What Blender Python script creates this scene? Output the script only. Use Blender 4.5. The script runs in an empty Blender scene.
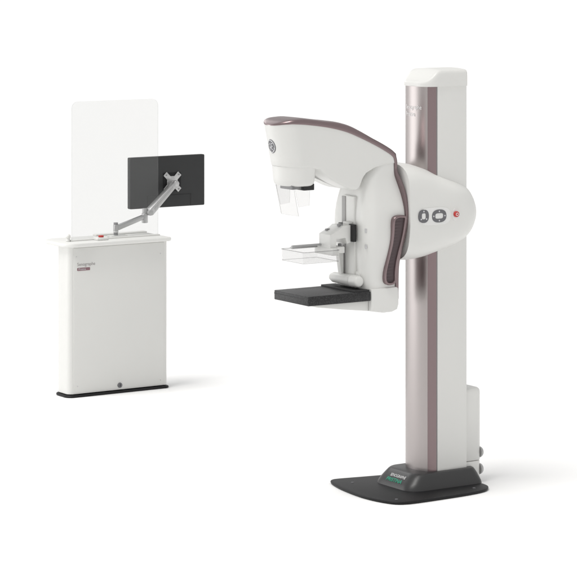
import bpy, bmesh, math, random
from mathutils import Vector, Matrix
random.seed(4)
scene = bpy.context.scene
COL = scene.collection

# ------------------------------------------------------------------ camera, world, light, exposure
TH = math.radians(32.8)
CT, ST = math.cos(TH), math.sin(TH)
RV = Vector((CT, -ST, 0)); DV = Vector((ST, CT, 0))      # camera right, camera depth
FPX, D0, CH, OX, HY = 2640.0, 14.04, 2.9, 0.7206, -60.0
cam_d = bpy.data.cameras.new("camera"); cam = bpy.data.objects.new("camera", cam_d); COL.objects.link(cam)
cam.location = -DV * D0 - RV * OX + Vector((0, 0, CH))
cam.rotation_euler = (math.radians(90), 0, -TH)
cam_d.sensor_width = 36; cam_d.lens = 36 * FPX / 577.0
cam_d.shift_y = -(288.5 - HY) / 577.0
cam_d.clip_start = 0.5; cam_d.clip_end = 1000
scene.camera = cam

world = bpy.data.worlds.new("World"); scene.world = world; world.use_nodes = True
nt = world.node_tree; nt.nodes.clear()
wo = nt.nodes.new("ShaderNodeOutputWorld"); bg = nt.nodes.new("ShaderNodeBackground")
tc = nt.nodes.new("ShaderNodeTexCoord"); dp = nt.nodes.new("ShaderNodeVectorMath"); dp.operation = 'DOT_PRODUCT'
ld = (-RV * 0.95 - DV * 0.1 + Vector((0, 0, 0.35))).normalized()
dp.inputs[1].default_value = ld
mr = nt.nodes.new("ShaderNodeMapRange"); mr.interpolation_type = 'SMOOTHSTEP'
mr.inputs['From Min'].default_value = -0.75; mr.inputs['From Max'].default_value = 0.75
mr.inputs['To Min'].default_value = 0.60; mr.inputs['To Max'].default_value = 0.58
nt.links.new(tc.outputs['Generated'], dp.inputs[0]); nt.links.new(dp.outputs['Value'], mr.inputs['Value'])
nt.links.new(mr.outputs['Result'], bg.inputs['Strength']); bg.inputs['Color'].default_value = (1, 0.997, 0.99, 1)
nt.links.new(bg.outputs[0], wo.inputs[0])

sun_d = bpy.data.lights.new("studio_key", 'SUN'); sun = bpy.data.objects.new("studio_key", sun_d); COL.objects.link(sun)
sun_d.energy = 1.65; sun_d.angle = math.radians(26); sun_d.color = (1, 0.985, 0.96)
tol = (-RV * 0.34 - DV * 0.24 + Vector((0, 0, 1.0))).normalized()
sun.rotation_euler = tol.to_track_quat('Z', 'Y').to_euler()
soft_d = bpy.data.lights.new("softbox", 'AREA'); soft = bpy.data.objects.new("softbox", soft_d); COL.objects.link(soft)
soft_d.shape = 'RECTANGLE'; soft_d.size = 3.0; soft_d.size_y = 2.9; soft_d.energy = 45.0
soft.location = -RV * 5.6 + DV * 1.5 + Vector((0, 0, 1.65))
soft.rotation_euler = (Vector((soft.location.x, soft.location.y, 0.5))).to_track_quat('Z', 'Y').to_euler()
top_d = bpy.data.lights.new("added_band_light", 'AREA'); topl = bpy.data.objects.new("added_band_light", top_d); COL.objects.link(topl)  # unseen area lamp, added to brighten the top of the mauve band
top_d.shape = 'RECTANGLE'; top_d.size = 2.6; top_d.size_y = 1.2; top_d.energy = 24.0
topl.location = -RV * 3.0 + DV * 4.0 + Vector((0, 0, 3.9))
topl.rotation_euler = (topl.location - Vector((-0.6, 0, 1.9))).to_track_quat('Z', 'Y').to_euler()
scene.view_settings.view_transform = 'Standard'; scene.view_settings.look = 'None'
scene.view_settings.exposure = 0.16; scene.view_settings.gamma = 1.0
scene.cycles.max_bounces = 10; scene.cycles.transparent_max_bounces = 16
scene.cycles.use_denoising = True

# ------------------------------------------------------------------ measuring: a point of a side plane (Y given)
def S(px, py, Y):
    u = (px - 288.5) / FPX
    X = (u * (D0 + CT * Y) + ST * Y - OX) / (CT - ST * u)
    dd = D0 + ST * X + CT * Y
    return X, CH - (py - HY) / FPX * dd
def G(px, py, z=0.0):
    dd = FPX * (CH - z) / (py - HY)
    xr = (px - 288.5) / FPX * dd - OX; d = dd - D0
    return xr * CT + d * ST, -xr * ST + d * CT

# ------------------------------------------------------------------ materials
def mat(name, col, rough=0.45, metal=0.0, bump=0.0, bscale=400, coat=0.0, var=0.0, spec=0.5):
    m = bpy.data.materials.new(name); m.use_nodes = True
    n = m.node_tree.nodes; l = m.node_tree.links; b = n["Principled BSDF"]
    b.inputs['Base Color'].default_value = (*col, 1); b.inputs['Roughness'].default_value = rough
    b.inputs['Metallic'].default_value = metal; b.inputs['Coat Weight'].default_value = coat
    b.inputs['Specular IOR Level'].default_value = spec
    t = n.new("ShaderNodeTexCoord")
    if var:
        nz = n.new("ShaderNodeTexNoise"); nz.inputs['Scale'].default_value = 3.0; nz.inputs['Detail'].default_value = 5
        mx = n.new("ShaderNodeMixRGB"); mx.inputs[1].default_value = (*[c * (1 - var) for c in col], 1)
        mx.inputs[2].default_value = (*[min(1, c * (1 + var)) for c in col], 1)
        l.new(t.outputs['Object'], nz.inputs['Vector']); l.new(nz.outputs['Fac'], mx.inputs[0]); l.new(mx.outputs[0], b.inputs['Base Color'])
    if bump:
        nb = n.new("ShaderNodeTexNoise"); nb.inputs['Scale'].default_value = bscale
        bp = n.new("ShaderNodeBump"); bp.inputs['Strength'].default_value = bump; bp.inputs['Distance'].default_value = 0.001
        l.new(t.outputs['Object'], nb.inputs['Vector']); l.new(nb.outputs['Fac'], bp.inputs['Height']); l.new(bp.outputs[0], b.inputs['Normal'])
    return m
M = {}
M['white'] = mat('white_enamel', (0.72, 0.72, 0.70), 0.38, bump=0.05, var=0.012)
M['white_cab'] = mat('white_cabinet_paint', (0.68, 0.68, 0.66), 0.42, bump=0.08, var=0.012)
M['panel'] = mat('pale_control_plastic', (0.75, 0.75, 0.74), 0.35)
M['floor'] = mat('white_studio_floor', (0.9, 0.9, 0.9), 0.9, spec=0.0)
M['mauve'] = mat('mauve_satin_metal', (0.25, 0.19, 0.195), 0.32, metal=0.85, bump=0.03)
M['mauve_dark'] = mat('deep_mauve_metal', (0.085, 0.062, 0.066), 0.45, metal=0.4, bump=0.03)
M['cover'] = mat('polished_rose_silver', (0.43, 0.395, 0.39), 0.34, metal=1.0, bump=0.02)
M['alu'] = mat('cast_aluminium', (0.48, 0.48, 0.48), 0.35, metal=0.9, bump=0.05)
M['grey'] = mat('grey_plastic', (0.24, 0.24, 0.245), 0.5)
M['midgrey'] = mat('mid_grey_metal', (0.42, 0.42, 0.42), 0.4, metal=0.4)
M['dark'] = mat('charcoal_plastic', (0.030, 0.031, 0.032), 0.5, bump=0.3, bscale=900, var=0.05, spec=0.3)
M['base'] = mat('black_base_coating', (0.010, 0.010, 0.011), 0.45, bump=0.3, bscale=700, spec=0.25)
M['plinth'] = mat('black_satin_shell', (0.036, 0.036, 0.037), 0.32, bump=0.15, bscale=700)
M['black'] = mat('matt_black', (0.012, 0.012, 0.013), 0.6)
M['ring'] = mat('dark_grey_keypad', (0.13, 0.13, 0.14), 0.5)
M['red'] = mat('red_plastic', (0.48, 0.035, 0.03), 0.35)
M['white_ink'] = mat('white_lettering', (0.85, 0.85, 0.85), 0.5)
M['silver_ink'] = mat('silver_lettering', (0.62, 0.62, 0.64), 0.5)
M['grey_ink'] = mat('grey_lettering', (0.30, 0.28, 0.28), 0.6)
M['green'] = mat('green_lettering', (0.01, 0.42, 0.25), 0.5)
M['badge'] = mat('badge_silver', (0.55, 0.55, 0.56), 0.35, metal=0.5)
M['mauve_ink'] = mat('mauve_label', (0.23, 0.12, 0.14), 0.5)
M['rail'] = mat('rail_grey', (0.36, 0.355, 0.35), 0.45)
M['screen'] = mat('display_glass', (0.01, 0.01, 0.012), 0.08)

# woven carbon of the breast support
m = mat('carbon_weave', (0.03, 0.03, 0.03), 0.42, spec=0.3); M['carbon'] = m
n = m.node_tree.nodes; l = m.node_tree.links; b = n["Principled BSDF"]
t = n.new("ShaderNodeTexCoord"); vo = n.new("ShaderNodeTexVoronoi"); vo.inputs['Scale'].default_value = 150; vo.inputs['Randomness'].default_value = 0.5
cr = n.new("ShaderNodeValToRGB"); cr.color_ramp.elements[0].position = 0.25; cr.color_ramp.elements[1].position = 0.6
cr.color_ramp.elements[0].color = (0.058, 0.058, 0.06, 1); cr.color_ramp.elements[1].color = (0.018, 0.018, 0.019, 1)
l.new(t.outputs['Object'], vo.inputs['Vector']); l.new(vo.outputs['Distance'], cr.inputs[0]); l.new(cr.outputs[0], b.inputs['Base Color'])

def clear(name, tint, haze, rough=0.02):
    m = bpy.data.materials.new(name); m.use_nodes = True
    n = m.node_tree.nodes; l = m.node_tree.links; n.clear()
    o = n.new("ShaderNodeOutputMaterial"); tr = n.new("ShaderNodeBsdfTransparent"); tr.inputs[0].default_value = (*tint, 1)
    gl = n.new("ShaderNodeBsdfGlossy"); gl.inputs['Roughness'].default_value = rough; gl.inputs['Color'].default_value = (1, 1, 1, 1)
    df = n.new("ShaderNodeBsdfDiffuse"); df.inputs[0].default_value = (0.85, 0.86, 0.86, 1)
    m1 = n.new("ShaderNodeMixShader"); m1.inputs[0].default_value = haze
    m2 = n.new("ShaderNodeMixShader")
    l.new(tr.outputs[0], m1.inputs[1]); l.new(df.outputs[0], m1.inputs[2])
    m2.inputs[0].default_value = 0.02; l.new(m1.outputs[0], m2.inputs[1]); l.new(gl.outputs[0], m2.inputs[2])
    l.new(m2.outputs[0], o.inputs[0]); return m
M['glass'] = clear('clear_acrylic', (0.928, 0.931, 0.931), 0.012)
M['glass_edge'] = clear('acrylic_cut_edge', (0.80, 0.81, 0.81), 0.03)
M['paddle'] = clear('clear_polycarbonate', (0.94, 0.94, 0.94), 0.02)
M['paddle_edge'] = clear('polycarbonate_edge', (0.62, 0.62, 0.62), 0.1)

# ------------------------------------------------------------------ mesh helpers
ORG = Vector((0, 0, 0))
def link_mesh(name, bm, m, parent=None, sharp=35, smooth=True):
    bmesh.ops.remove_doubles(bm, verts=bm.verts, dist=1e-6)
    bmesh.ops.recalc_face_normals(bm, faces=bm.faces)
    bm.transform(Matrix.Translation(-ORG))
    for f in bm.faces: f.smooth = smooth
    for e in bm.edges:
        if len(e.link_faces) == 2 and e.calc_face_angle(0) > math.radians(sharp): e.smooth = False
    me = bpy.data.meshes.new(name); bm.to_mesh(me); bm.free()
    o = bpy.data.objects.new(name, me); COL.objects.link(o)
    ms = m if isinstance(m, (list, tuple)) else [m]
    for x in ms: me.materials.append(x)
    if parent: o.parent = parent
    return o
def thing(name, label, cat, loc, group=None):
    global ORG
    o = bpy.data.objects.new(name, None); COL.objects.link(o); o.location = loc; o.empty_display_size = 0.1
    o['label'] = label; o['category'] = cat
    if group: o['group'] = group
    ORG = Vector(loc); return o
def tag(o, label, cat):
    o['label'] = label; o['category'] = cat; return o
def bev(bm, edges, r, seg=3):
    if r > 0: bmesh.ops.bevel(bm, geom=list(edges), offset=r, segments=seg, profile=0.5, affect='EDGES', clamp_overlap=True)
def box_bm(x0, x1, y0, y1, z0, z1, r=0.0, seg=3, bm=None):
    b = bmesh.new(); v = bmesh.ops.create_cube(b, size=1.0)['verts']
    for q in v:
        q.co = Vector((x0 + (q.co.x + .5) * (x1 - x0), y0 + (q.co.y + .5) * (y1 - y0), z0 + (q.co.z + .5) * (z1 - z0)))
    bev(b, b.edges, r, seg)
    if bm is None: return b
    merge(bm, b); return bm
def merge(dst, src):
    me = bpy.data.meshes.new('tmp'); src.to_mesh(me); src.free(); dst.from_mesh(me); bpy.data.meshes.remove(me)
def prism_bm(pts, y0, y1, r=0.0, seg=3, axis='Y'):
    b = bmesh.new()
    def mk(p, h): return (p[0], h, p[1]) if axis == 'Y' else ((p[0], p[1], h) if axis == 'Z' else (h, p[0], p[1]))
    a = [b.verts.new(mk(p, y0)) for p in pts]; c = [b.verts.new(mk(p, y1)) for p in pts]
    f0 = b.faces.new(a); f1 = b.faces.new(c[::-1]); n = len(pts)
    for i in range(n): b.faces.new((a[i], a[(i + 1) % n], c[(i + 1) % n], c[i]))
    bmesh.ops.recalc_face_normals(b, faces=b.faces)
    if r > 0: bev(b, set(f0.edges) | set(f1.edges), r, seg)
    return b
def cyl_bm(p0, p1, r0, r1=None, n=32, r=0.0, bm=None):
    p0 = Vector(p0); p1 = Vector(p1); r1 = r0 if r1 is None else r1
    ax = (p1 - p0).normalized(); u = ax.orthogonal().normalized(); w = ax.cross(u)
    b = bmesh.new(); A = []; B = []
    for i in range(n):
        a = 2 * math.pi * i / n; d = u * math.cos(a) + w * math.sin(a)
        A.append(b.verts.new(p0 + d * r0)); B.append(b.verts.new(p1 + d * r1))
    f0 = b.faces.new(A); f1 = b.faces.new(B[::-1])
    for i in range(n): b.faces.new((A[i], A[(i + 1) % n], B[(i + 1) % n], B[i]))
    bmesh.ops.recalc_face_normals(b, faces=b.faces)
    if r > 0: bev(b, set(f0.edges) | set(f1.edges), r, 3)
    if bm is None: return b
    merge(bm, b); return bm
def beam_bm(p0, p1, w0, h0, w1=None, h1=None, r=0.003, up=(0, 0, 1)):
    p0 = Vector(p0); p1 = Vector(p1); ax = (p1 - p0).normalized(); up = Vector(up)
    s = ax.cross(up).normalized(); u = s.cross(ax); w1 = w1 or w0; h1 = h1 or h0; b = bmesh.new(); R = []
    for p, w, h in ((p0, w0, h0), (p1, w1, h1)):
        R.append([b.verts.new(p + s * (a * w / 2) + u * (c * h / 2)) for a, c in ((-1, -1), (1, -1), (1, 1), (-1, 1))])
    b.faces.new(R[0]); b.faces.new(R[1][::-1])
    for i in range(4): b.faces.new((R[0][i], R[0][(i + 1) % 4], R[1][(i + 1) % 4], R[1][i]))
    bmesh.ops.recalc_face_normals(b, faces=b.faces); bev(b, b.edges, r, 3); return b
def loft_bm(rings, cap0=True, cap1=True, closed=True):
    b = bmesh.new(); V = [[b.verts.new(p) for p in r] for r in rings]; n = len(rings[0])
    for k in range(len(V) - 1):
        for i in range(n if closed else n - 1):
            j = (i + 1) % n
            try: b.faces.new((V[k][i], V[k][j], V[k + 1][j], V[k + 1][i]))
            except ValueError: pass
    if cap0: b.faces.new(V[0])
    if cap1: b.faces.new(V[-1][::-1])
    return b
def rrect(x0, x1, y0, y1, radii, seg=10):
    """rounded rectangle; radii order: (x0,y0),(x1,y0),(x1,y1),(x0,y1)"""
    out = []
    for (cx, cy, sx, sy, r, a0) in ((x0, y0, 1, 1, radii[0], 180), (x1, y0, -1, 1, radii[1], 270), (x1, y1, -1, -1, radii[2], 0), (x0, y1, 1, -1, radii[3], 90)):
        for k in range(seg + 1):
            a = math.radians(a0 + 90 * k / seg)
            out.append((cx + sx * r + r * math.cos(a), cy + sy * r + r * math.sin(a)))
    return out
def catmull(pts, n=6, closed=False):
    out = []; N = len(pts)
    rng = range(N) if closed else range(N - 1)
    for i in rng:
        if closed: P = [pts[(i + k - 1) % N] for k in range(4)]
        else: P = [pts[max(0, i - 1)], pts[i], pts[i + 1], pts[min(N - 1, i + 2)]]
        for k in range(n):
            t = k / n
            out.append(tuple(0.5 * (2 * P[1][d] + (P[2][d] - P[0][d]) * t + (2 * P[0][d] - 5 * P[1][d] + 4 * P[2][d] - P[3][d]) * t * t
                       + (-P[0][d] + 3 * P[1][d] - 3 * P[2][d] + P[3][d]) * t ** 3) for d in range(len(pts[0]))))
    if not closed: out.append(tuple(pts[-1]))
    return out
def interp(tab, x):
    if x <= tab[0][0]: return tab[0][1]
    for (a, b), (c, d) in zip(tab, tab[1:]):
        if x <= c: return b + (d - b) * (x - a) / (c - a) if c > a else d
    return tab[-1][1]
def inset(pts, d):
    n = len(pts); A = sum(pts[i][0] * pts[(i + 1) % n][1] - pts[(i + 1) % n][0] * pts[i][1] for i in range(n)); s = 1 if A > 0 else -1
    out = []
    for i in range(n):
        p = Vector(pts[i - 1]); q = Vector(pts[(i + 1) % n]); t = (q - p).normalized(); nrm = Vector((-t.y, t.x)) * s
        v = Vector(pts[i]) + nrm * d; out.append((v.x, v.y))
    return out
def text_mesh(name, txt, size, loc, rot, m, parent, extrude=0.0006, xscale=1.0, bold=0.0, shear=0.0, align='LEFT'):
    c = bpy.data.curves.new(name, 'FONT'); c.body = txt; c.size = size; c.extrude = extrude; c.offset = bold; c.shear = shear; c.align_x = align
    t = bpy.data.objects.new('tmp_text', c); COL.objects.link(t)
    dg = bpy.context.evaluated_depsgraph_get(); dg.update()
    me = bpy.data.meshes.new_from_object(t.evaluated_get(dg)); me.name = name
    bpy.data.objects.remove(t); bpy.data.curves.remove(c)
    me.materials.clear(); me.materials.append(m)
    mw = Matrix.Translation(Vector(loc) - ORG) @ (rot if isinstance(rot, Matrix) else Matrix.Rotation(0, 4, 'Z')) @ Matrix.Diagonal((xscale, 1, 1, 1))
    me.transform(mw)
    o = bpy.data.objects.new(name, me); COL.objects.link(o); o.parent = parent; return o
FACE_SIDE = Matrix.Rotation(math.radians(90), 4, 'X')                                        # faces -Y
FACE_FRONT = Matrix.Rotation(math.radians(-90), 4, 'Z') @ Matrix.Rotation(math.radians(90), 4, 'X')   # faces -X

# ------------------------------------------------------------------ floor
b = bmesh.new()
vs = [b.verts.new((140 * math.cos(a * math.pi / 32), 140 * math.sin(a * math.pi / 32), 0)) for a in range(64)]
b.faces.new(vs)
fl = link_mesh('floor', b, M['floor']); fl['kind'] = 'structure'

# ================================================================== MAMMOGRAPHY MACHINE
mach = thing('mammography_machine', 'tall white and mauve breast imaging machine with curved arm on a black base plate', 'medical machine', (0, 0, 0))

# ---- base plate
gp = [(331, 484.5), (338, 489), (347, 493), (358, 497.2), (369, 500.4), (381, 503), (393, 504.8), (404, 505), (418, 503.6), (449, 499), (470, 495.6), (484, 492.6), (488.3, 490.2), (486.5, 487.5), (474, 483.5), (462, 479), (440, 475), (415, 474.5), (390, 477), (360, 479.5), (338, 481.3), (331.5, 482.4)]
out = [G(*p) for p in gp]
out = catmull(out, 4, True)
rings = [[(x, y, z) for x, y in inset(out, i)] for z, i in ((0.002, 0.006), (0.004, 0.002), (0.011, 0.0), (0.0145, 0.002), (0.016, 0.006))]
base = link_mesh('base_plate', loft_bm(rings), M['base'], mach)
for px, py in ((352.5, 482.5), (396.5, 499.3), (474, 488)):
    x, y = G(px, py, 0.016)
    link_mesh('floor_bolt', cyl_bm((x, y, 0.015), (x, y, 0.018), 0.009, 0.008, 16, 0.001), M['ring'], mach)

# ---- plinth
bx0, bx1, bw = -0.215, 0.265, 0.185
rg = []
for z, t in ((0.015, 0), (0.03, 0.1), (0.05, 0.33), (0.075, 0.68), (0.088, 0.88), (0.0935, 1.0), (0.096, 1.12)):
    rg.append([(x, y, z) for x, y in rrect(bx0 + 0.065 * t, bx1 - 0.03 * t, -bw + 0.035 * t, bw - 0.035 * t, (0.085 - 0.015 * t, 0.04, 0.04, 0.085 - 0.015 * t))])
plinth = link_mesh('plinth', loft_bm(rg), M['plinth'], mach, sharp=50)

# ---- column
ZC = 2.125
front = []
for k in range(25):
    a = math.radians(90 - 180 * k / 24 * 1.0)
    front.append((-0.010 - 0.068 * math.cos(a) ** 0.9 if math.cos(a) > 0 else -0.010, 0.12 * math.sin(a)))
# front cover: closed curved shell
fc = [(x, y) for x, y in front if y > -0.0990] + [(-0.0495, -0.1005)]
fc = [(0.001, 0.12)] + fc + [(0.001, -0.1)]
link_mesh('front_cover', prism_bm(fc, 0.09, ZC, 0, axis='Z'), M['cover'], mach, sharp=50)
strip = [(-0.0487, -0.1012), (-0.038, -0.1105), (-0.024, -0.117), (-0.012, -0.1205), (-0.006, -0.1205), (-0.006, -0.0985), (-0.0485, -0.0993)]
link_mesh('dark_reflection_strip', prism_bm(strip, 0.09, ZC - 0.001, 0, axis='Z'), M['mauve'], mach, sharp=50)  # darker facet of the cover; its dark reflection is put into the colour
link_mesh('shadow_gap', box_bm(-0.0055, 0.0015, -0.1165, 0.117, 0.09, ZC - 0.002), M['grey'], mach)
col = link_mesh('column', prism_bm(rrect(0.002, 0.195, -0.12, 0.12, (0.003, 0.006, 0.006, 0.003), 4), 0.09, ZC, 0, axis='Z'), M['white'], mach)
# cap, low at the front and rising to the rear
out = rrect(-0.075, 0.203, -0.126, 0.126, (0.072, 0.02, 0.02, 0.072), 14)
def ztop(x): 
    t = min(1, max(0, (x + 0.075) / 0.10)); t = t * t * (3 - 2 * t); return 2.150 + 0.062 * t
def dense(out, step=0.012):
    r = []; n = len(out)
    for i in range(n):
        a = Vector(out[i]); c = Vector(out[(i + 1) % n]); k = max(1, int((c - a).length / step))
        for q in range(k): r.append(tuple(a + (c - a) * q / k))
    return r
out = dense(out); cx = 0.07
R = []
for h, i in ((0, 0.004), (0.0, 0.0),): R.append([(x, y, ZC + h) for x, y in inset(out, i)])
for f, i in ((0.5, 0.0), (0.8, 0.001), (0.93, 0.005), (1.0, 0.012)):
    R.append([(x, y, ZC + (ztop(x) - ZC) * f) for x, y in inset(out, i)])
inn = inset(out, 0.012)
for s in (0.85, 0.65, 0.4, 0.15, 0.0): R.append([(x, y * s, ztop(x) + 0.006 * (1 - s * s) * (1 if x > 0 else 0.3)) for x, y in inn])
link_mesh('column_cap', loft_bm(R, True, False), M['white'], mach, sharp=60)
# lettering on the curved front cover
for txt, z, sz in (('Senographe', 2.005, 0.031), ('Pristina', 1.966, 0.034)):
    tm = text_mesh('lettering', txt, sz, (0, 0, 0), Matrix.Identity(4), M['white_ink'], mach, extrude=0.0)
    w = max(v.co.x for v in tm.data.vertices)
    for v in tm.data.vertices:
        y = 0.060 - v.co.x / w * (0.132 if txt[0] == 'S' else 0.085)
        y = max(-0.09, y); x = -0.010 - 0.068 * max(0.0, 1 - (y / 0.12) ** 2) ** 0.45 - 0.0015
        nn_ = Vector(((x + 0.010) / 0.068 ** 2, y / 0.12 ** 2, 0)).normalized()
        v.co = Vector((x, y, z + v.co.y)) + nn_ * 0.0008

# ---- rear electronics box with two knobs
ro = rrect(0.197, 0.309, -0.105, 0.105, (0.002, 0.035, 0.035, 0.002), 8)
R = [[(max(0.1965, cx_ * 1.0), y_, z_) for cx_, y_ in [(0.245 + (x - 0.245) * (1 - i / 0.064), y * (1 - i / 0.105)) for x, y in ro]] for i, z_ in ((0.004, 0.121), (0.0, 0.125), (0.0, 0.486), (0.0014, 0.494), (0.005, 0.5015), (0.011, 0.5065), (0.019, 0.508))]
bx = link_mesh('rear_cabinet', loft_bm(R), M['white'], mach, sharp=50)
bl = link_mesh('rear_cabinet_foot', prism_bm(rrect(0.197, 0.308, -0.104, 0.104, (0.002, 0.035, 0.035, 0.002), 8), 0.03, 0.118, 0.004, axis='Z'), M['white'], mach)
for z in (0.160, 0.070):
    R = []
    for k in range(9):
        a = math.radians(90 * k / 8); rr = 0.031 * math.cos(a) if k < 8 else 0.0005
        R.append([(0.300 + 0.028 * math.sin(a), -0.080 + rr * math.cos(2 * math.pi * i / 24), z + rr * math.sin(2 * math.pi * i / 24)) for i in range(24)])
    link_mesh('cable_gland', loft_bm(R), M['midgrey'], mach)

# ---- carriage housing wrapped round the column
sil = [(400, 164.5), (408, 165), (416, 167), (425, 170.5), (437, 176), (449, 180.3), (459, 184), (467, 188.8), (472, 195.5), (475, 204), (476, 212), (474.6, 220), (471.5, 228), (466, 235.3), (458, 241.5), (448, 246), (437, 250.3), (425, 255), (415, 258.2), (406, 260), (398, 260.5)]
pts = [S(px, py, -0.11) for px, py in sil]
x0 = -0.235
zt0, zb0 = pts[0][1], pts[-1][1]
zt0 += 0.004; zb0 -= 0.004
pts = [(x0 + (x - x0) * 1.035, 1.452 + (z - 1.452) * (1.015 + 0.05 * max(0, min(1, (x - x0) / 0.2)))) for x, z in pts]
pts = [(x0, zt0)] + pts[0:] + [(x0, zb0)]
pts = pts[:1] + [p for p in catmull(pts[1:-1], 3)] + pts[-1:]
pts = dense(pts, 0.02)
HC = (-0.235, 1.452); HW = 0.205
R = []
ys = [-1, -0.9999, -0.999, -0.995, -0.985, -0.965, -0.93, -0.88, -0.8, -0.68, -0.5, -0.25, 0, 0.25, 0.5, 0.68, 0.8, 0.88, 0.93, 0.965, 0.985, 0.995, 0.999, 0.9999, 1]
for s in (0.0001, 0.4, 0.75): pass
def hring(s, y, e): return [(HC[0] + (x - HC[0]) * s, y, HC[1] + (z - HC[1]) * s) for x, z in pts]
for u in ys:
    s = (1 - abs(u) ** 3.0) ** (1 / 5.0) if abs(u) < 1 else 0.02
    R.append(hring(max(0.02, s), HW * u, 0))
housing = link_mesh('carriage_housing', loft_bm(R), M['white'], mach, sharp=60)
def hy(x, z):                                       # how far out the near cheek stands at (x, z)
    lo, hi = 0.0, 1.0
    best = 1.0
    import itertools
    ang = math.atan2(z - HC[1], x - HC[0]); d = math.hypot(x - HC[0], z - HC[1])
    rmax = min((abs(math.atan2(q[1] - HC[1], q[0] - HC[0]) - ang), math.hypot(q[0] - HC[0], q[1] - HC[1])) for q in pts)[1]
    s = min(1, d / rmax); u = (1 - s ** 5.0) ** (1 / 3.0)
    return -HW * u

# ---- the control pad, two ring keypads and a stop button on the cheek
def pill(cx, cz, hx, hz, n=40, p=2.6):
    return [(cx + hx * math.copysign(abs(math.cos(a)) ** (2 / p), math.cos(a)), cz + hz * math.copysign(abs(math.sin(a)) ** (2 / p), math.sin(a))) for a in [2 * math.pi * k / n for k in range(n)]]
def decal(name, outline, lift, thick, m, parent, hole=None, sharp=35):
    """a raised shape that follows the cheek"""
    R = []
    if hole is None:
        cxx = sum(p[0] for p in outline) / len(outline); czz = sum(p[1] for p in outline) / len(outline)
        sc = lambda s: [(cxx + (x - cxx) * s, czz + (z - czz) * s) for x, z in outline]
        seq = [(1.0, 0.004), (1.0, -lift - thick * 0.6), (0.98, -lift - thick), (0.8, -lift - thick), (0.5, -lift - thick), (0.2, -lift - thick), (0.01, -lift - thick)]
        for s, o in seq: R.append([(x, hy(x, z) + o, z) for x, z in sc(s)])
        return link_mesh(name, loft_bm(R, False, True), m, parent, sharp)
    for o, src in ((0.004, outline), (-lift - thick, outline), (-lift - thick, hole), (0.004, hole)):
        R.append([(x, hy(x, z) + o, z) for x, z in src])
    return link_mesh(name, loft_bm(R, False, False), m, parent, sharp)
YP = -0.2
pc = S(434.6, 216.2, YP); pad = decal('control_pad', pill(pc[0], pc[1], 0.101, 0.046, 48, 3.2), 0.0, 0.004, M['panel'], housing)
for (px, py, hx, hz, ix, iz) in ((422.7, 216.2, 0.0325, 0.0345, 0.013, 0.016), (438.2, 215.8, 0.0465, 0.034, 0.026, 0.0145)):
    c = S(px, py, YP)
    kr = decal('keypad_ring', pill(c[0], c[1], hx, hz, 40, 2.4), 0.0045, 0.0012, M['ring'], pad, pill(c[0], c[1], ix, iz, 40, 3.5))
    ks = [(0, 1), (0, -1), (1, 0), (-1, 0)] if hx > 0.04 else [(0, 1), (0.75, -0.6), (-0.75, -0.6)]
    for dx, dz in ks:
        kx = c[0] + dx * (hx + ix) / 2; kz = c[1] + dz * (hz + iz) / 2
        decal('key_symbol', pill(kx, kz, 0.0042, 0.0042, 12, 2), 0.006, 0.0006, M['silver_ink'], pad)
c = S(453.8, 214.2, -0.19)
rec = decal('button_recess', pill(c[0], c[1], 0.019, 0.033, 30, 2.2), 0.0, 0.0025, M['panel'], housing)
bx_, bz_ = S(455.3, 214, -0.2); yb = hy(bx_, bz_)
eb = link_mesh('stop_button', cyl_bm((bx_, yb, bz_), (bx_, yb - 0.016, bz_), 0.015, 0.0155, 28, 0.003), M['red'], housing)
b = bmesh.new(); 
ring = loft_bm([[(bx_ + r * math.cos(a), yb - 0.0168, bz_ + r * math.sin(a)) for a in [2 * math.pi * k / 24 for k in range(24)]] for r in (0.0085, 0.0055)], False, False)
link_mesh('button_marking', ring, M['white_ink'], eb)

# ---- gantry arm: the path of the mauve band along the top and rear
HWD = 0.128
low = [(294, 124), (303, 124.3), (312, 125.1), (322, 126.3), (333, 128.2), (342, 130.4), (351, 133.4), (364, 139.3), (372, 143.3), (380, 147.6), (387, 151.8), (391.5, 155), (393.4, 156.9)]
lowp = [S(px, py, -HWD) for px, py in low]
NX, NRX = -0.874, 0.104                                # nose ellipse
zf = lowp[0][1]
topline = [(NX - NRX, zf - 0.010), (NX - NRX + 0.03, zf - 0.003), (NX - 0.04, zf)] + lowp
topline = catmull(topline, 4)
def zhead(x): return interp(topline, x)
def wplan(x):
    if x < NX: return HWD * math.sqrt(max(0.0, 1 - ((NX - x) / NRX) ** 2))
    return HWD
xr = topline[-1][0]
rear = [(394.0, 158.2, 0.128), (394.7, 162, 0.128), (394.8, 166, 0.129), (395.0, 170.5, 0.131), (397.0, 176, 0.145), (400.6, 184, 0.163), (403.6, 193, 0.176), (405.6, 204, 0.184), (406.2, 215, 0.187), (405.2, 227, 0.184), (402.6, 240, 0.175), (399.2, 252, 0.165), (396.8, 264, 0.158), (396.2, 276, 0.156), (396.1, 288, 0.156), (396.1, 299, 0.155)]
rp = catmull([(*S(px, py, -w), w) for px, py, w in rear], 4)
xs = [NX - NRX * math.cos(math.radians(a)) for a in range(0, 90, 6)]
xs[0] += 0.0008; xs += [NX + (xr - NX) * i / 40 for i in range(41)]
path = [(x, zhead(x), wplan(x), 0) for x in xs] + [(x, z, w, 1) for x, z, w in rp]
R = []
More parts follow.
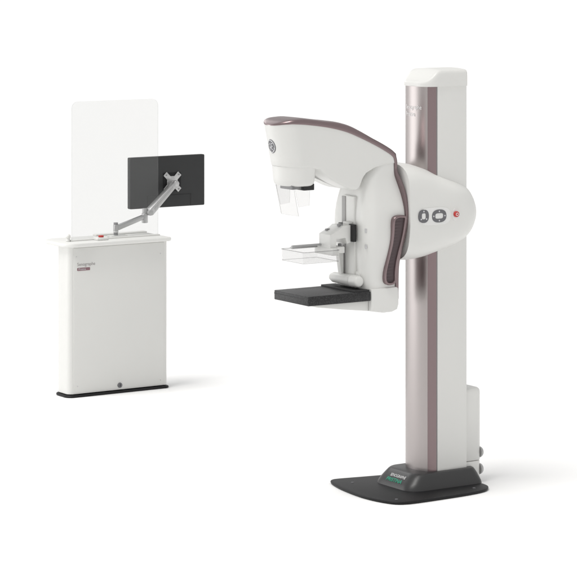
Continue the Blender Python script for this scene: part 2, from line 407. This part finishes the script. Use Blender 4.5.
for i, (x, z, w, kd) in enumerate(path):
    a = Vector(path[max(0, i - 1)][:2]); c = Vector(path[min(len(path) - 1, i + 1)][:2]); t = (c - a).normalized(); nn = Vector((-t.y, t.x))
    if nn.y < 0 and kd == 0: nn = -nn
    if x < NX: nn = Vector((0, 1))
    w += 0.003
    f = min(1, (max(0, (x - (NX - NRX)) / 0.13)) ** 0.6) if kd == 0 else 1
    th = 0.001 + 0.023 * f if kd == 0 else 0.019
    cr_ = 0.006 * f + 0.010 * max(0, 1 - ((x + 0.575) / 0.15) ** 2) ** 1.5 if kd == 0 else 0.002
    prof = [(-w, -0.002), (-w - 0.001, th * 0.5)]
    for q in range(0, 11):
        an = math.radians(180 - 18 * q); cy = math.cos(an)
        prof.append((w * (abs(cy) ** 0.5) * (1 if cy > 0 else -1), th * 0.6 + (th * 0.45 + cr_) * max(0, math.sin(an)) ** 0.6))
    prof += [(w + 0.001, th * 0.5), (w, -0.002)]
    R.append([(x + nn.x * h, y, z + nn.y * h) for y, h in prof])
link_mesh('trim_band', loft_bm(R), M['mauve'], mach, sharp=50)

# ---- tube head
botpx = [(262, 168.3), (270, 168.6), (290, 169.2), (305, 169.2), (316, 169.6), (319, 171.0), (321.5, 173.2), (326, 177), (332, 180.4), (340, 184.6), (348, 188.4), (353, 190.1), (357, 190.3), (359.5, 188.4), (361, 184.5), (362.8, 179), (366.5, 173.6), (375, 168), (385, 164.8), (396, 163)]
bt = [S(px, py, -0.128) for px, py in botpx]
bt = [(NX - NRX - 0.02, bt[0][1])] + bt
def zbot(x): return interp(bt, x)
pl = []
xs1 = [NX - NRX * math.cos(math.radians(a)) for a in range(90, 0, -6)]
xe = xr + 0.008
side = []; x = xe
while x > NX: side.append(x); x -= 0.0085
o_n = [(x, -HWD) for x in side] + [(x, -wplan(x)) for x in xs1] + [(NX - NRX, 0.0)] + [(x, wplan(x)) for x in reversed(xs1)] + [(x, HWD) for x in reversed(side)]
XM = NX
def slant(x, t):
    wgt = max(0.0, min(1.0, (-0.62 - x) / 0.3)); wgt = wgt * wgt * (3 - 2 * wgt)
    return 0.044 * (1 - t) * wgt
ringsH = []
def hr(t, ins, ks=1.0):
    r = []
    zseam = zf - (168.5 - 124.5) * 0.00521
    for x, y in o_n:
        zt_, zb_ = zhead(x), zbot(x)
        wx = 1 - ins / HWD
        xx = x + (ins if x < NX else 0) * (NX - x) / NRX
        xx2 = xx + slant(xx, t)
        narrow = 1 - 0.03 * (1 - t) * max(0, min(1, (-0.5 - x) / 0.3))
        r.append((xx2, y * wx * ks * narrow, zb_ + (zt_ - zb_) * t))
    return r
for ks in (0.02, 0.3, 0.6, 0.85): ringsH.append(hr(0.0, 0.022, ks))
for t, i in ((0.0, 0.022), (0.004, 0.012), (0.012, 0.005), (0.028, 0.0012), (0.05, 0.0)): ringsH.append(hr(t, i))
for t in (0.15, 0.3): ringsH.append(hr(t, 0))
for t in (0.45, 0.6, 0.75, 0.88, 1.0): ringsH.append(hr(t, 0))
for ks in (0.6, 0.02): ringsH.append(hr(1.0, 0, ks))
head = link_mesh('tube_head', loft_bm(ringsH), M['white'], mach, sharp=60)
# collimator housing: the lower front of the head, below a fine seam
zs1 = bt[2][1] + 0.024; zs0 = S(300, 187.2, -0.12)[1]
cxr = S(317.5, 178, -0.12)[0]; cf = NX - NRX + 0.044
chw = HWD * 0.968
def chring(z, t, i, ks=1.0):
    r = []
    for a in range(0, 181, 6):
        q = math.radians(90 + a); rx = NRX
        r.append(((NX + 0.044 + 0.014 * (1 - t)) + (rx - i) * math.cos(q), (chw - i - 0.004 * (1 - t)) * math.sin(q) * ks, z))
    xe2 = cxr - 0.012 * (1 - t) ** 2 - i
    for a in range(0, 91, 9):
        q = math.radians(-90 + a); w2 = chw - i - 0.004 * (1 - t); r.append((xe2 - 0.03 + 0.03 * math.cos(q), (-(w2 - 0.03) + 0.03 * math.sin(q)) * ks, z))
    for a in range(0, 91, 9):
        q = math.radians(a); w2 = chw - i - 0.004 * (1 - t); r.append((xe2 - 0.03 + 0.03 * math.cos(q), ((w2 - 0.03) + 0.03 * math.sin(q)) * ks, z))
    return r
hh = zs1 - zs0; zsm = bt[2][1]
tt = (zsm - zs0) / hh
R = [chring(zs0, 0, 0.018), chring(zs0 + 0.002, 0.02, 0.010), chring(zs0 + 0.007, 0.07, 0.004), chring(zs0 + 0.016, 0.2, 0.0008), chring(zs0 + 0.03, 0.35, 0), chring(zsm - 0.003, tt, 0), chring(zsm - 0.0015, tt, 0.003), chring(zs1, 1, 0.006)]
chs = link_mesh('collimator_housing', loft_bm(R), M['white'], mach, sharp=60)
# emblem on the nose
def nosex(y, z): 
    t = max(0, min(1, (z - bt[0][1]) / (zf - bt[0][1]))); return NX - NRX * math.sqrt(max(0, 1 - (y / HWD) ** 2)) + 0.044 * (1 - t)
bz = 2.9 - (146.5 + 60) / FPX * (D0 - 0.53); by = 0.008; br = 0.036
R = []
for r_, o in ((br, 0.004), (br, -0.002), (br * 0.94, -0.004), (br * 0.5, -0.004), (0.0005, -0.004)):
    R.append([(nosex(by + r_ * math.cos(a), bz + r_ * math.sin(a)) + o, by + r_ * math.cos(a), bz + r_ * math.sin(a)) for a in [2 * math.pi * k / 40 for k in range(40)]])
badge = link_mesh('emblem', loft_bm(R), M['ring'], head)
def tube_on_nose(bm, pts2, wd):
    for (a, c) in zip(pts2, pts2[1:]):
        d = Vector(c) - Vector(a); n_ = Vector((-d.y, d.x)).normalized() * wd / 2
        q = [Vector(a) + n_, Vector(c) + n_, Vector(c) - n_, Vector(a) - n_]
        try: bm.faces.new([bm.verts.new((nosex(by + p.x, bz + p.y) - 0.0052, by + p.x, bz + p.y)) for p in q])
        except ValueError: pass
b = bmesh.new()
circ = lambda cx, cy, r, a0, a1, n=20: [(-(cx + r * math.cos(math.radians(a0 + (a1 - a0) * k / n))), cy + r * math.sin(math.radians(a0 + (a1 - a0) * k / n))) for k in range(n + 1)]
tube_on_nose(b, circ(0, 0, br * 0.86, 0, 360, 40), 0.0035)
for a0 in (10, 100, 190, 280): tube_on_nose(b, circ(br * .66 * math.cos(math.radians(a0 + 45)), br * .66 * math.sin(math.radians(a0 + 45)), br * .2, a0 - 60, a0 + 150, 10), 0.003)
tube_on_nose(b, circ(-0.010, 0.002, 0.0105, 40, 330), 0.0038); tube_on_nose(b, [(0.010, 0.001), (0.003, 0.000), (0.004, -0.012), (0.009, -0.018)], 0.0038)
tube_on_nose(b, circ(0.011, 0.008, 0.0075, 60, 300), 0.0036); tube_on_nose(b, circ(0.011, -0.008, 0.0085, 70, 290), 0.0036)
link_mesh('emblem_monogram', b, M['badge'], badge)

# ---- collimator plate and clear face shield
zc0 = zs0
link_mesh('collimator', box_bm(-0.890, -0.80, -0.080, 0.030, zc0 - 0.016, zc0 + 0.02, 0.003), M['grey'], mach)
link_mesh('collimator_clip', box_bm(-0.832, -0.766, -0.104, -0.03, zc0 - 0.021, zc0 + 0.012, 0.003), M['black'], mach)
zs = zc0 + 0.012
def sheet(pts_top, pts_bot, th, name, parent, me, edges=True):
    """thin clear sheet between an upper and a lower line"""
    b = bmesh.new(); n = len(pts_top); F = []
    offs = []
    for i in range(n):
        a = Vector(pts_top[max(0, i - 1)]); c = Vector(pts_top[min(n - 1, i + 1)]); d = (c - a); nr = Vector((-d.y, d.x, 0)).normalized() * th; offs.append(nr)
    T = [b.verts.new(p) for p in pts_top]; B = [b.verts.new(p) for p in pts_bot]
    T2 = [b.verts.new(Vector(p) + o) for p, o in zip(pts_top, offs)]; B2 = [b.verts.new(Vector(p) + o) for p, o in zip(pts_bot, offs)]
    for i in range(n - 1):
        b.faces.new((T[i], T[i + 1], B[i + 1], B[i])); b.faces.new((T2[i], T2[i + 1], B2[i + 1], B2[i]))
        b.faces.new((T[i], T[i + 1], T2[i + 1], T2[i])).material_index = 1; b.faces.new((B[i], B[i + 1], B2[i + 1], B2[i])).material_index = 1
    b.faces.new((T[0], T2[0], B2[0], B[0])).material_index = 1; b.faces.new((T[-1], T2[-1], B2[-1], B[-1])).material_index = 1
    return link_mesh(name, b, me, parent, sharp=30)
fx = -0.885
tp = [(fx, 0.085, zs), (fx - 0.004, 0.04, zs), (fx - 0.005, 0, zs), (fx - 0.004, -0.04, zs), (fx, -0.085, zs)]
bp_ = [(x + 0.035, y * 0.96, zs - 0.165) for x, y, _ in tp]
shield = sheet(tp, bp_, 0.0035, 'face_shield', mach, [M['paddle'], M['paddle_edge']])
tp = [(fx + 0.006, -0.088, zs), (fx + 0.10, -0.095, zs)]
bp_ = [(fx + 0.035, -0.086, zs - 0.118), (fx + 0.095, -0.093, zs - 0.112)]
sheet(tp, bp_, 0.003, 'shield_wing', mach, [M['paddle'], M['paddle_edge']])
tp = [(fx + 0.006, 0.088, zs), (fx + 0.10, 0.095, zs)]
bp_ = [(fx + 0.035, 0.086, zs - 0.118), (fx + 0.095, 0.093, zs - 0.112)]
sheet(tp, bp_, 0.003, 'shield_wing', mach, [M['paddle'], M['paddle_edge']])

# ---- spine of the arm
sp = [  # py, xf, xr(px at -w), w
    (158, -0.38, 0.124), (168, -0.42, 0.1265), (177, -0.455, 0.129), (186, -0.466, 0.140), (198, -0.475, 0.158), (210, -0.48, 0.174), (222, -0.482, 0.180), (236, -0.482, 0.178), (249, -0.48, 0.170), (262, -0.477, 0.160), (275, -0.473, 0.153), (288, -0.470, 0.150), (300, -0.467, 0.150)]
R = []
def zrow(py): return 2.9 - (py + 60) / FPX * (D0 - 0.30)
rtab = sorted([(z, x) for x, z, w in rp])
def spinering(py, xf, w):
    z = zrow(py); xr_ = interp(rtab, z) + 0.004
    fr = min(0.075, 0.12 + (w - 0.12) * 1.2) * 0.9
    return [(x, y, z) for x, y in rrect(xf, xr_, -w, w, (fr, 0.012, 0.012, fr), 10)]
spt = catmull(sp, 4)
R = [spinering(*q) for q in spt]
spine = link_mesh('arm_spine', loft_bm(R), M['white'], mach, sharp=60)
# guide rail in the front of the spine
zr0, zr1 = zrow(281), zrow(196)
link_mesh('rail_cover', box_bm(-0.489, -0.47, -0.060, 0.045, zr0, zr1, 0.006), M['white'], mach)
link_mesh('guide_rail', box_bm(-0.4925, -0.485, 0.018, 0.052, zr0 + 0.03, zr1 - 0.006, 0.002), M['rail'], mach)
for py in (229, 245):
    c_ = Vector((-0.4745, -0.145, zrow(py))); nv = Vector((-0.88, -0.48, 0))
    link_mesh('spine_key', beam_bm(c_ - nv * 0.004, c_ + nv * 0.003, 0.012, 0.022, None, None, 0.003), M['badge'], mach)

# ---- grip on the near and far side of the arm
gout = [(397, 216), (402, 215.2), (406.5, 216.5), (406, 224), (404.6, 233), (402.4, 243), (400, 252), (397.8, 262), (396.6, 272), (396.4, 280), (394.6, 284), (390, 285.3), (386, 284), (384.2, 279.5), (384.6, 271), (386.6, 262), (389, 252), (391, 243), (392.2, 233), (392.6, 224), (393.8, 218.5)]
wtab = sorted([(z, w) for x, z, w in rp])
def wz(z): return interp(wtab, z)
def gpt(px, py):
    Y = -0.18
    for _ in range(3): Y = -(wz(S(px, py, Y)[1]) + 0.012)
    return S(px, py, Y)
for sgn in (-1, 1):
    o2 = catmull([gpt(px, py) for px, py in gout], 3, True)
    def gr(ins, off, amp=0.0):
        return [(x, sgn * (wz(z) + off + amp * math.sin(z * 2 * math.pi / 0.0165)), z) for x, z in inset(o2, ins)]
    R = [gr(0, -0.03), gr(0, 0.010), gr(0.0015, 0.015), gr(0.005, 0.018), gr(0.010, 0.018), gr(0.013, 0.015), gr(0.0145, 0.002)]
    gp_ = link_mesh('grip', loft_bm(R, False, False), M['mauve'], mach, sharp=50)
    o3 = inset(o2, 0.0125); zlo = min(p[1] for p in o3) + 0.0008; zhi = max(p[1] for p in o3) - 0.0008
    b = bmesh.new(); rows = []; n_ = 110
    for k in range(n_ + 1):
        z = zlo + (zhi - zlo) * k / n_; xsx = []
        for i in range(len(o3)):
            p, q = o3[i], o3[(i + 1) % len(o3)]
            if (p[1] - z) * (q[1] - z) <= 0 and p[1] != q[1]: xsx.append(p[0] + (q[0] - p[0]) * (z - p[1]) / (q[1] - p[1]))
        xl, xh = min(xsx), max(xsx)
        rows.append([b.verts.new((xl + (xh - xl) * j / 8, sgn * (wz(z) + 0.0065 - 0.003 * math.sin(math.pi * j / 8) + 0.0014 * (1 - j / 8) * math.sin(z * 2 * math.pi / 0.017)), z)) for j in range(9)])
    for r0_, r1_ in zip(rows, rows[1:]):
        for j in range(8): b.faces.new((r0_[j], r0_[j + 1], r1_[j + 1], r1_[j]))
    link_mesh('grip_recess', b, M['mauve_dark'], gp_, sharp=80)

# ---- foot of the arm and tongue under the breast support
fo = [S(371.3, 289.5, -0.158), S(397.6, 286.5, -0.158), S(398.6, 288, -0.158), S(398.6, 304, -0.158), S(397.3, 309, -0.158), S(392, 311.8, -0.158), S(383, 312.8, -0.158), S(371.3, 311.5, -0.158)]
foot = link_mesh('arm_foot', prism_bm(fo, -0.16, 0.16, 0.006), M['white'], mach)
lo = [S(308, 306, -0.158), S(320, 308.2, -0.158), S(345, 310.2, -0.158), S(371, 311.6, -0.158), S(371, 299, -0.158), S(308, 302, -0.158)]
link_mesh('support_tongue', prism_bm(lo, -0.135, 0.135, 0.004), M['white'], mach)

# ---- breast support (detector)
xn, ztp = S(308.3, 297, -0.162); xq = S(371.2, 291, -0.162)[0]
zbt = ztp - 0.049
det = link_mesh('breast_support', box_bm(xn, xq - 0.0015, -0.162, 0.162, zbt, ztp, 0.004), M['carbon'], mach)
link_mesh('support_seam', box_bm(xn - 0.0008, xq - 0.004, -0.1628, 0.1628, ztp - 0.017, ztp - 0.014), M['black'], det)
link_mesh('support_ridge', box_bm(xq - 0.10, xq - 0.005, -0.155, 0.160, ztp - 0.004, ztp + 0.009, 0.003), M['black'], det)
for y in (-0.12, 0.12): link_mesh('support_mark', box_bm(xn + 0.10, xn + 0.28, y - 0.001, y + 0.001, ztp - 0.001, ztp + 0.0006), M['grey'], det)

# ---- hand knobs for moving the paddle
kz = zrow(281)
kx = -0.50
b = cyl_bm((kx, 0.115, kz + 0.005), (kx, -0.060, kz + 0.005), 0.027, 0.031, 32, 0.006)
cyl_bm((kx, 0.135, kz + 0.005), (kx, 0.11, kz + 0.005), 0.019, 0.024, 28, 0.004, b)
cyl_bm((kx, -0.058, kz + 0.005), (kx, -0.125, kz + 0.005), 0.034, 0.028, 32, 0.010, b)
link_mesh('hand_knob', b, M['white'], mach)
link_mesh('knob_boss', cyl_bm((kx + 0.085, -0.05, kz + 0.01), (kx + 0.02, -0.05, kz + 0.01), 0.052, 0.046, 36, 0.010), M['white'], mach)

# ---- compression carriage
zt_, zl_ = zrow(224.5), zrow(233)
zb_ = zrow(247)
pr = [(-0.640, zb_), (-0.640, zl_), (-0.632, zl_ + 0.004), (-0.575, zt_ - 0.012), (-0.560, zt_), (-0.512, zt_), (-0.512, zrow(242)), (-0.535, zrow(243)), (-0.545, zrow(237)), (-0.600, zrow(238)), (-0.604, zb_)]
carr = link_mesh('compression_carriage', prism_bm(pr, -0.062, 0.045, 0.004), M['white'], mach)
link_mesh('carriage_back', box_bm(-0.513, -0.494, -0.088, 0.055, zrow(241), zt_ + 0.004, 0.003), M['black'], carr)
for y, x in ((0.020, -0.600), (-0.035, -0.562)):
    z = zl_ + (x + 0.632) / 0.057 * (zt_ - 0.012 - zl_) if x < -0.575 else zt_
    link_mesh('release_slot', box_bm(x - 0.014, x + 0.014, y - 0.010, y + 0.010, z - 0.006, z + 0.006, 0.003), M['grey'], carr)
link_mesh('carriage_bolt', cyl_bm((-0.553, -0.02, zrow(250)), (-0.553, -0.02, zrow(243)), 0.010, 0.010, 20, 0.002), M['grey'], carr)
link_mesh('carriage_top', box_bm(-0.515, -0.49, -0.045, 0.01, zt_ - 0.002, zt_ + 0.014, 0.004), M['white'], carr)
# tapering arm cover below the carriage
tpz = [(-0.535, zrow(247)), (-0.50, zrow(247)), (-0.50, zrow(276)), (-0.512, zrow(276))]
link_mesh('lower_guard', prism_bm(tpz, 0.022, 0.056, 0.003), M['white'], mach)

# ---- compression paddle: clear open tray with its mount
pz1, pz0 = zrow(247.5), zrow(258.5)
px0, px1, pw = -0.835, -0.612, 0.108
outl = rrect(px0, px1, -pw, pw, (0.012,) * 4, 4)
b = bmesh.new()
def lo2(rings_): return loft_bm(rings_, False, False)
t_ = 0.003
R = [[(x, y, pz1) for x, y in outl], [(x, y, pz0) for x, y in inset(outl, 0.002)], [(x, y, pz0) for x, y in inset(outl, 0.012)]]
b = loft_bm(R, False, True)
R = [[(x, y, pz1) for x, y in inset(outl, t_)], [(x, y, pz0 + t_) for x, y in inset(outl, 0.002 + t_)], [(x, y, pz0 + t_) for x, y in inset(outl, 0.014)]]
merge(b, loft_bm(R, False, True))
paddle = link_mesh('compression_paddle', b, M['paddle'], mach)
rim = loft_bm([[(x, y, z) for x, y in inset(outl, i)] for i, z in ((0, pz1), (-0.002, pz1 - 0.001), (-0.002, pz1 + 0.002), (t_, pz1 + 0.002), (t_, pz1))], False, False)
link_mesh('paddle_rim', rim, M['paddle_edge'], paddle)
low_ = loft_bm([[(x, y, z) for x, y in inset(outl, i)] for i, z in ((0.001, pz0 + 0.002), (0.0025, pz0 - 0.0008), (0.006, pz0 - 0.0008))], False, False)
link_mesh('paddle_lower_edge', low_, M['paddle_edge'], paddle)
link_mesh('paddle_mount', box_bm(px1 - 0.03, px1 + 0.012, -0.085, 0.085, pz1 - 0.030, pz1 + 0.008, 0.004), M['white'], mach)
link_mesh('mount_bracket', box_bm(px1 - 0.01, -0.548, -0.06, 0.03, zrow(252), zrow(245.5), 0.004), M['white'], mach)
link_mesh('paddle_bar', box_bm(px0 + 0.035, px1 - 0.032, 0.052, 0.078, pz1 + 0.002, pz1 + 0.012, 0.003), M['midgrey'], mach)
link_mesh('paddle_bar', beam_bm((px0 + 0.04, 0.065, pz1 + 0.014), (px1 + 0.02, 0.02, pz1 + 0.02), 0.02, 0.010), M['midgrey'], mach)

# ---- lettering on the plinth nose
rot = Matrix.Rotation(math.radians(-90), 4, 'Z') @ Matrix.Rotation(math.atan2(0.045, 0.0423), 4, 'X')
def plx(z): return bx0 + 0.065 * (0.1 + 0.58 * (z - 0.03) / 0.045)
for txt, z, sz, mm, wd in (('SENOGRAPHE', 0.0635, 0.024, 'white_ink', 0.136), ('PRISTINA', 0.041, 0.031, 'green', 0.138)):
    tm = text_mesh('plinth_lettering', txt, sz, (0, 0, 0), Matrix.Identity(4), M[mm], plinth, extrude=0.0003, bold=0.0002)
    k_ = wd / max(v.co.x for v in tm.data.vertices)
    tm.data.transform(Matrix.Translation((plx(z) - 0.0022, 0.055 if mm == 'white_ink' else 0.068, z + 0.001)) @ rot @ Matrix.Diagonal((k_, 1, 1, 1)))

# ================================================================== CONTROL CONSOLE
CX, CY = 0.065, 3.53
cons = thing('control_console', 'white floor-standing cabinet with pale worktop and dark foot trim', 'control console', (CX, CY, 0))
SX = S(73.4, 330, 3.385)[0]
cx0, cx1, cy0, cy1, cz1 = SX - 0.034, 0.392, 3.385, 3.565, 0.952
body_o = dense(rrect(cx0, cx1, cy0, cy1, (0.036, 0.018, 0.018, 0.055), 12), 0.05)
cab = link_mesh('cabinet_body', prism_bm(body_o, 0.022, cz1, 0, axis='Z'), M['white_cab'], cons)
tr = inset(body_o, -0.014)
link_mesh('foot_trim', loft_bm([[(x, y, z) for x, y in inset(tr, i)] for i, z in ((0.005, 0.002), (0.0, 0.005), (0.0, 0.011), (0.004, 0.015), (0.016, 0.017))]), M['base'], cons)
fp = link_mesh('front_panel', box_bm(SX, 0.366, cy0 - 0.0035, cy0 + 0.004, 0.030, cz1 - 0.006, 0.0015, 2), M['white_cab'], cons)
for px, py in ((77.5, 386.5), (160.5, 380), (160.5, 253.5), (75.8, 257)):
    x, z = S(px, py, cy0 - 0.004)
    x = max(SX + 0.02, x)
    link_mesh('screw', cyl_bm((x, cy0 - 0.002, z), (x, cy0 - 0.0065, z), 0.0035, 0.003, 16, 0.0008), M['badge'], fp)
x, z = S(119.8, 385.2, cy0 - 0.004)
kl = link_mesh('keyhole', cyl_bm((x, cy0 - 0.002, z), (x, cy0 - 0.010, z), 0.017, 0.016, 28, 0.002), M['ring'], fp)  # keyhole disc low in the front panel
link_mesh('keyhole_slot', box_bm(x - 0.002, x + 0.002, cy0 - 0.0112, cy0 - 0.009, z - 0.008, z + 0.008, 0.0006), M['black'], kl)
x, z = S(77.2, 266.2, cy0 - 0.004)
text_mesh('panel_lettering', 'Senographe', 0.030, (x, cy0 - 0.0042, z), FACE_SIDE, M['grey_ink'], fp, extrude=0.0003, xscale=0.92)
x2, z2 = S(77.2, 271, cy0 - 0.004)
nm = link_mesh('name_strip', prism_bm(rrect(x2, x2 + 0.092, z2, z2 + 0.0185, (0.004,) * 4, 4), cy0 - 0.0052, cy0 - 0.003), M['mauve_ink'], fp)
text_mesh('strip_lettering', 'Pristina', 0.018, (x2 + 0.008, cy0 - 0.0058, z2 + 0.004), FACE_SIDE, M['silver_ink'], nm, extrude=0.0002)

wt = dense(rrect(-0.362, 0.408, 3.352, 3.715, (0.09, 0.02, 0.03, 0.10), 10), 0.05)
wtz = 0.978
top = link_mesh('worktop', loft_bm([[(x, y, z) for x, y in inset(wt, i)] for i, z in ((0.010, cz1 + 0.0005), (0.003, cz1 + 0.003), (0.0, cz1 + 0.008), (0.0, wtz - 0.006), (0.003, wtz - 0.001), (0.007, wtz))]), M['white'], cons)
lip = link_mesh('worktop_rail', box_bm(0.02, 0.40, 3.665, 3.715, wtz - 0.001, wtz + 0.010, 0.004), M['white'], top)

# protective screen
gy = 3.492; gx0, gx1, gz0, gz1 = -0.252, 0.382, wtz - 0.02, 1.868
go = rrect(gx0, gx1, gz0, gz1, (0.002, 0.002, 0.045, 0.045), 10)
b = bmesh.new(); A = [b.verts.new((x, gy - 0.004, z)) for x, z in go]; B = [b.verts.new((x, gy + 0.004, z)) for x, z in go]
b.faces.new(A); b.faces.new(B[::-1])
for i in range(len(go)):
    f = b.faces.new((A[i], A[(i + 1) % len(go)], B[(i + 1) % len(go)], B[i])); f.material_index = 1
link_mesh('protective_screen', b, [M['glass'], M['glass_edge']], cons)
link_mesh('screen_channel', box_bm(-0.262, 0.392, gy - 0.012, gy + 0.012, wtz - 0.0005, wtz + 0.009, 0.003), M['white'], cons)
# small clamp at the left of the screen
x, y = -0.262, gy - 0.025
x, y = G(68.2, 241.5, wtz)
b = cyl_bm((x, y, wtz), (x, y, wtz + 0.022), 0.014, 0.010, 24, 0.004)
R = []
for k in range(13):
    a = math.radians(-90 + 180 * k / 12); rr = max(0.0004, 0.016 * math.cos(a))
    R.append([(x + rr * math.cos(q), y + rr * math.sin(q), wtz + 0.032 + 0.016 * math.sin(a)) for q in [2 * math.pi * i / 20 for i in range(20)]])
merge(b, loft_bm(R)); link_mesh('screen_clamp', b, M['white'], cons)
# stop button box
x, y = G(101, 240, wtz)
sb = link_mesh('button_box', box_bm(x - 0.042, x + 0.042, y - 0.03, y + 0.03, wtz - 0.0005, wtz + 0.018, 0.006), M['white'], cons)
link_mesh('stop_button', cyl_bm((x, y, wtz + 0.0185), (x, y, wtz + 0.030), 0.017, 0.018, 28, 0.003), M['red'], sb)

# ================================================================== MONITOR ARM
ax_, ay_ = G(115.8, 236.8, wtz)
arm = thing('jointed_support', 'silver two-section jointed arm clamped to the cabinet worktop', 'monitor arm', (ax_, ay_, wtz))
def P(px, py, Y):
    X, Z = S(px, py, Y); return Vector((X, Y, Z))
def stack(name, c, segs, m_, par):
    return link_mesh(name, cyl_bm((c[0], c[1], segs[0]), (c[0], c[1], segs[1]), segs[2], None, 28, 0.002), M[m_], par)
link_mesh('arm_base', box_bm(ax_ - 0.05, ax_ + 0.075, ay_ - 0.03, ay_ + 0.03, wtz + 0.0005, wtz + 0.010, 0.004), M['white'], arm)
zz = lambda py: S(115.8, py, ay_)[1]
stack('post', (ax_, ay_), (wtz + 0.008, zz(222.5), 0.0145), 'grey', arm)
stack('swivel_sleeve', (ax_, ay_), (zz(231.3), zz(224.6), 0.0168), 'alu', arm)
stack('sleeve_ring', (ax_, ay_), (zz(232.2), zz(231.2), 0.018), 'panel', arm)
EY = ay_ + 0.05
e0 = P(144.8, 217, EY)
link_mesh('lower_link', beam_bm(Vector((ax_, ay_, zz(227.8))) + Vector((0.01, 0, 0)), e0 + Vector((-0.008, 0, 0.002)), 0.026, 0.036, 0.026, 0.030, 0.007), M['alu'], arm)
stack('elbow', (e0.x, e0.y), (S(145, 222.8, EY)[1], S(145, 213.2, EY)[1], 0.020), 'alu', arm)
stack('elbow_cap', (e0.x, e0.y), (S(145, 213.2, EY)[1] + 0.0003, S(145, 208.3, EY)[1], 0.0165), 'midgrey', arm)
u0 = P(149.0, 212.5, EY - 0.012); 
MY = 3.775
u1 = P(174.8, 183.5, MY - 0.075)
ul = link_mesh('upper_link', beam_bm(u0, u1, 0.046, 0.050, 0.038, 0.036, 0.006), M['alu'], arm)
dd_ = (u1 - u0)
sv = dd_.normalized().cross(Vector((0, 0, 1))).normalized(); uv = sv.cross(dd_.normalized())
link_mesh('link_inlay', beam_bm(u0 + dd_ * 0.12 + sv * 0.0232, u0 + dd_ * 0.85 + sv * 0.0205, 0.003, 0.018, 0.003, 0.014, 0.0012), M['midgrey'], ul)
link_mesh('elbow_pivot', cyl_bm(u0 + Vector((0, -0.026, 0)), u0 + Vector((0, 0.026, 0)), 0.019, None, 28, 0.003), M['midgrey'], arm)
link_mesh('tilt_pivot', cyl_bm(u1 + Vector((0.002, -0.024, 0)), u1 + Vector((0.002, 0.022, 0)), 0.020, None, 28, 0.003), M['alu'], arm)
link_mesh('tilt_head', beam_bm(u1 + Vector((0, 0.0, -0.004)), Vector((u1.x, MY - 0.030, u1.z - 0.004)), 0.036, 0.040, None, None, 0.006), M['alu'], arm)
# plate with four ears bolted to the monitor
vc = P(172.3, 182.0, MY - 0.03)
b = box_bm(vc.x - 0.040, vc.x + 0.040, MY - 0.034, MY - 0.028, vc.z - 0.040, vc.z + 0.040, 0.002)
for sx in (-1, 1):
    for sz in (-1, 1):
        c1 = vc + Vector((sx * 0.05, 0, sz * 0.05))
        merge(b, beam_bm(Vector((vc.x + sx * 0.02, MY - 0.031, vc.z + sz * 0.02)), Vector((c1.x + sx * 0.006, MY - 0.031, c1.z + sz * 0.006)), 0.0062, 0.034, None, None, 0.001, up=(sz * -sx, 0, 1)))
vp = link_mesh('mounting_plate', b, M['alu'], arm)
for sx in (-1, 1):
    for sz in (-1, 1):
        link_mesh('plate_screw', cyl_bm((vc.x + sx * 0.048, MY - 0.033, vc.z + sz * 0.048), (vc.x + sx * 0.048, MY - 0.0385, vc.z + sz * 0.048), 0.0055, 0.005, 14, 0.001), M['grey'], vp)

# ================================================================== MONITOR
mc = [S(130.2, 157.6, MY - 0.024), S(204.4, 154.5, MY - 0.024), S(204.8, 205.4, MY - 0.024), S(130.2, 208.9, MY - 0.024)]
mx0 = (mc[0][0] + mc[3][0]) / 2; mx1 = (mc[1][0] + mc[2][0]) / 2; mz1 = (mc[0][1] + mc[1][1]) / 2; mz0 = (mc[2][1] + mc[3][1]) / 2
mon = thing('monitor', 'black flat monitor seen from behind on the silver jointed arm', 'monitor', ((mx0 + mx1) / 2, MY, mz0))
mo = rrect(mx0, mx1, mz0, mz1, (0.008,) * 4, 6)
hs = link_mesh('housing', prism_bm(mo, MY - 0.024, MY + 0.014, 0.004), M['dark'], mon)
link_mesh('display', box_bm(mx0 + 0.012, mx1 - 0.012, MY + 0.0135, MY + 0.0150, mz0 + 0.014, mz1 - 0.012), M['screen'], mon)
pa = S(190.3, 193.8, MY - 0.03); 
bp2 = [(mx0 + 0.13, mz0 + 0.004), (pa[0], mz0 + 0.004), (pa[0], pa[1]), (mx0 + 0.13, pa[1])]
rcs = link_mesh('cable_cover', prism_bm(bp2, MY - 0.0275, MY - 0.020, 0.002), M['dark'], mon)
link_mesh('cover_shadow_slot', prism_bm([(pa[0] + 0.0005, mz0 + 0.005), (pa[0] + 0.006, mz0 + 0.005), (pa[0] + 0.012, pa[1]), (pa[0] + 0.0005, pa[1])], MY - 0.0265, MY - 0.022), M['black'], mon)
link_mesh('mount_recess', box_bm(vc.x - 0.068, vc.x + 0.068, MY - 0.0275, MY - 0.022, vc.z - 0.062, vc.z + 0.062, 0.002), M['base'], mon)
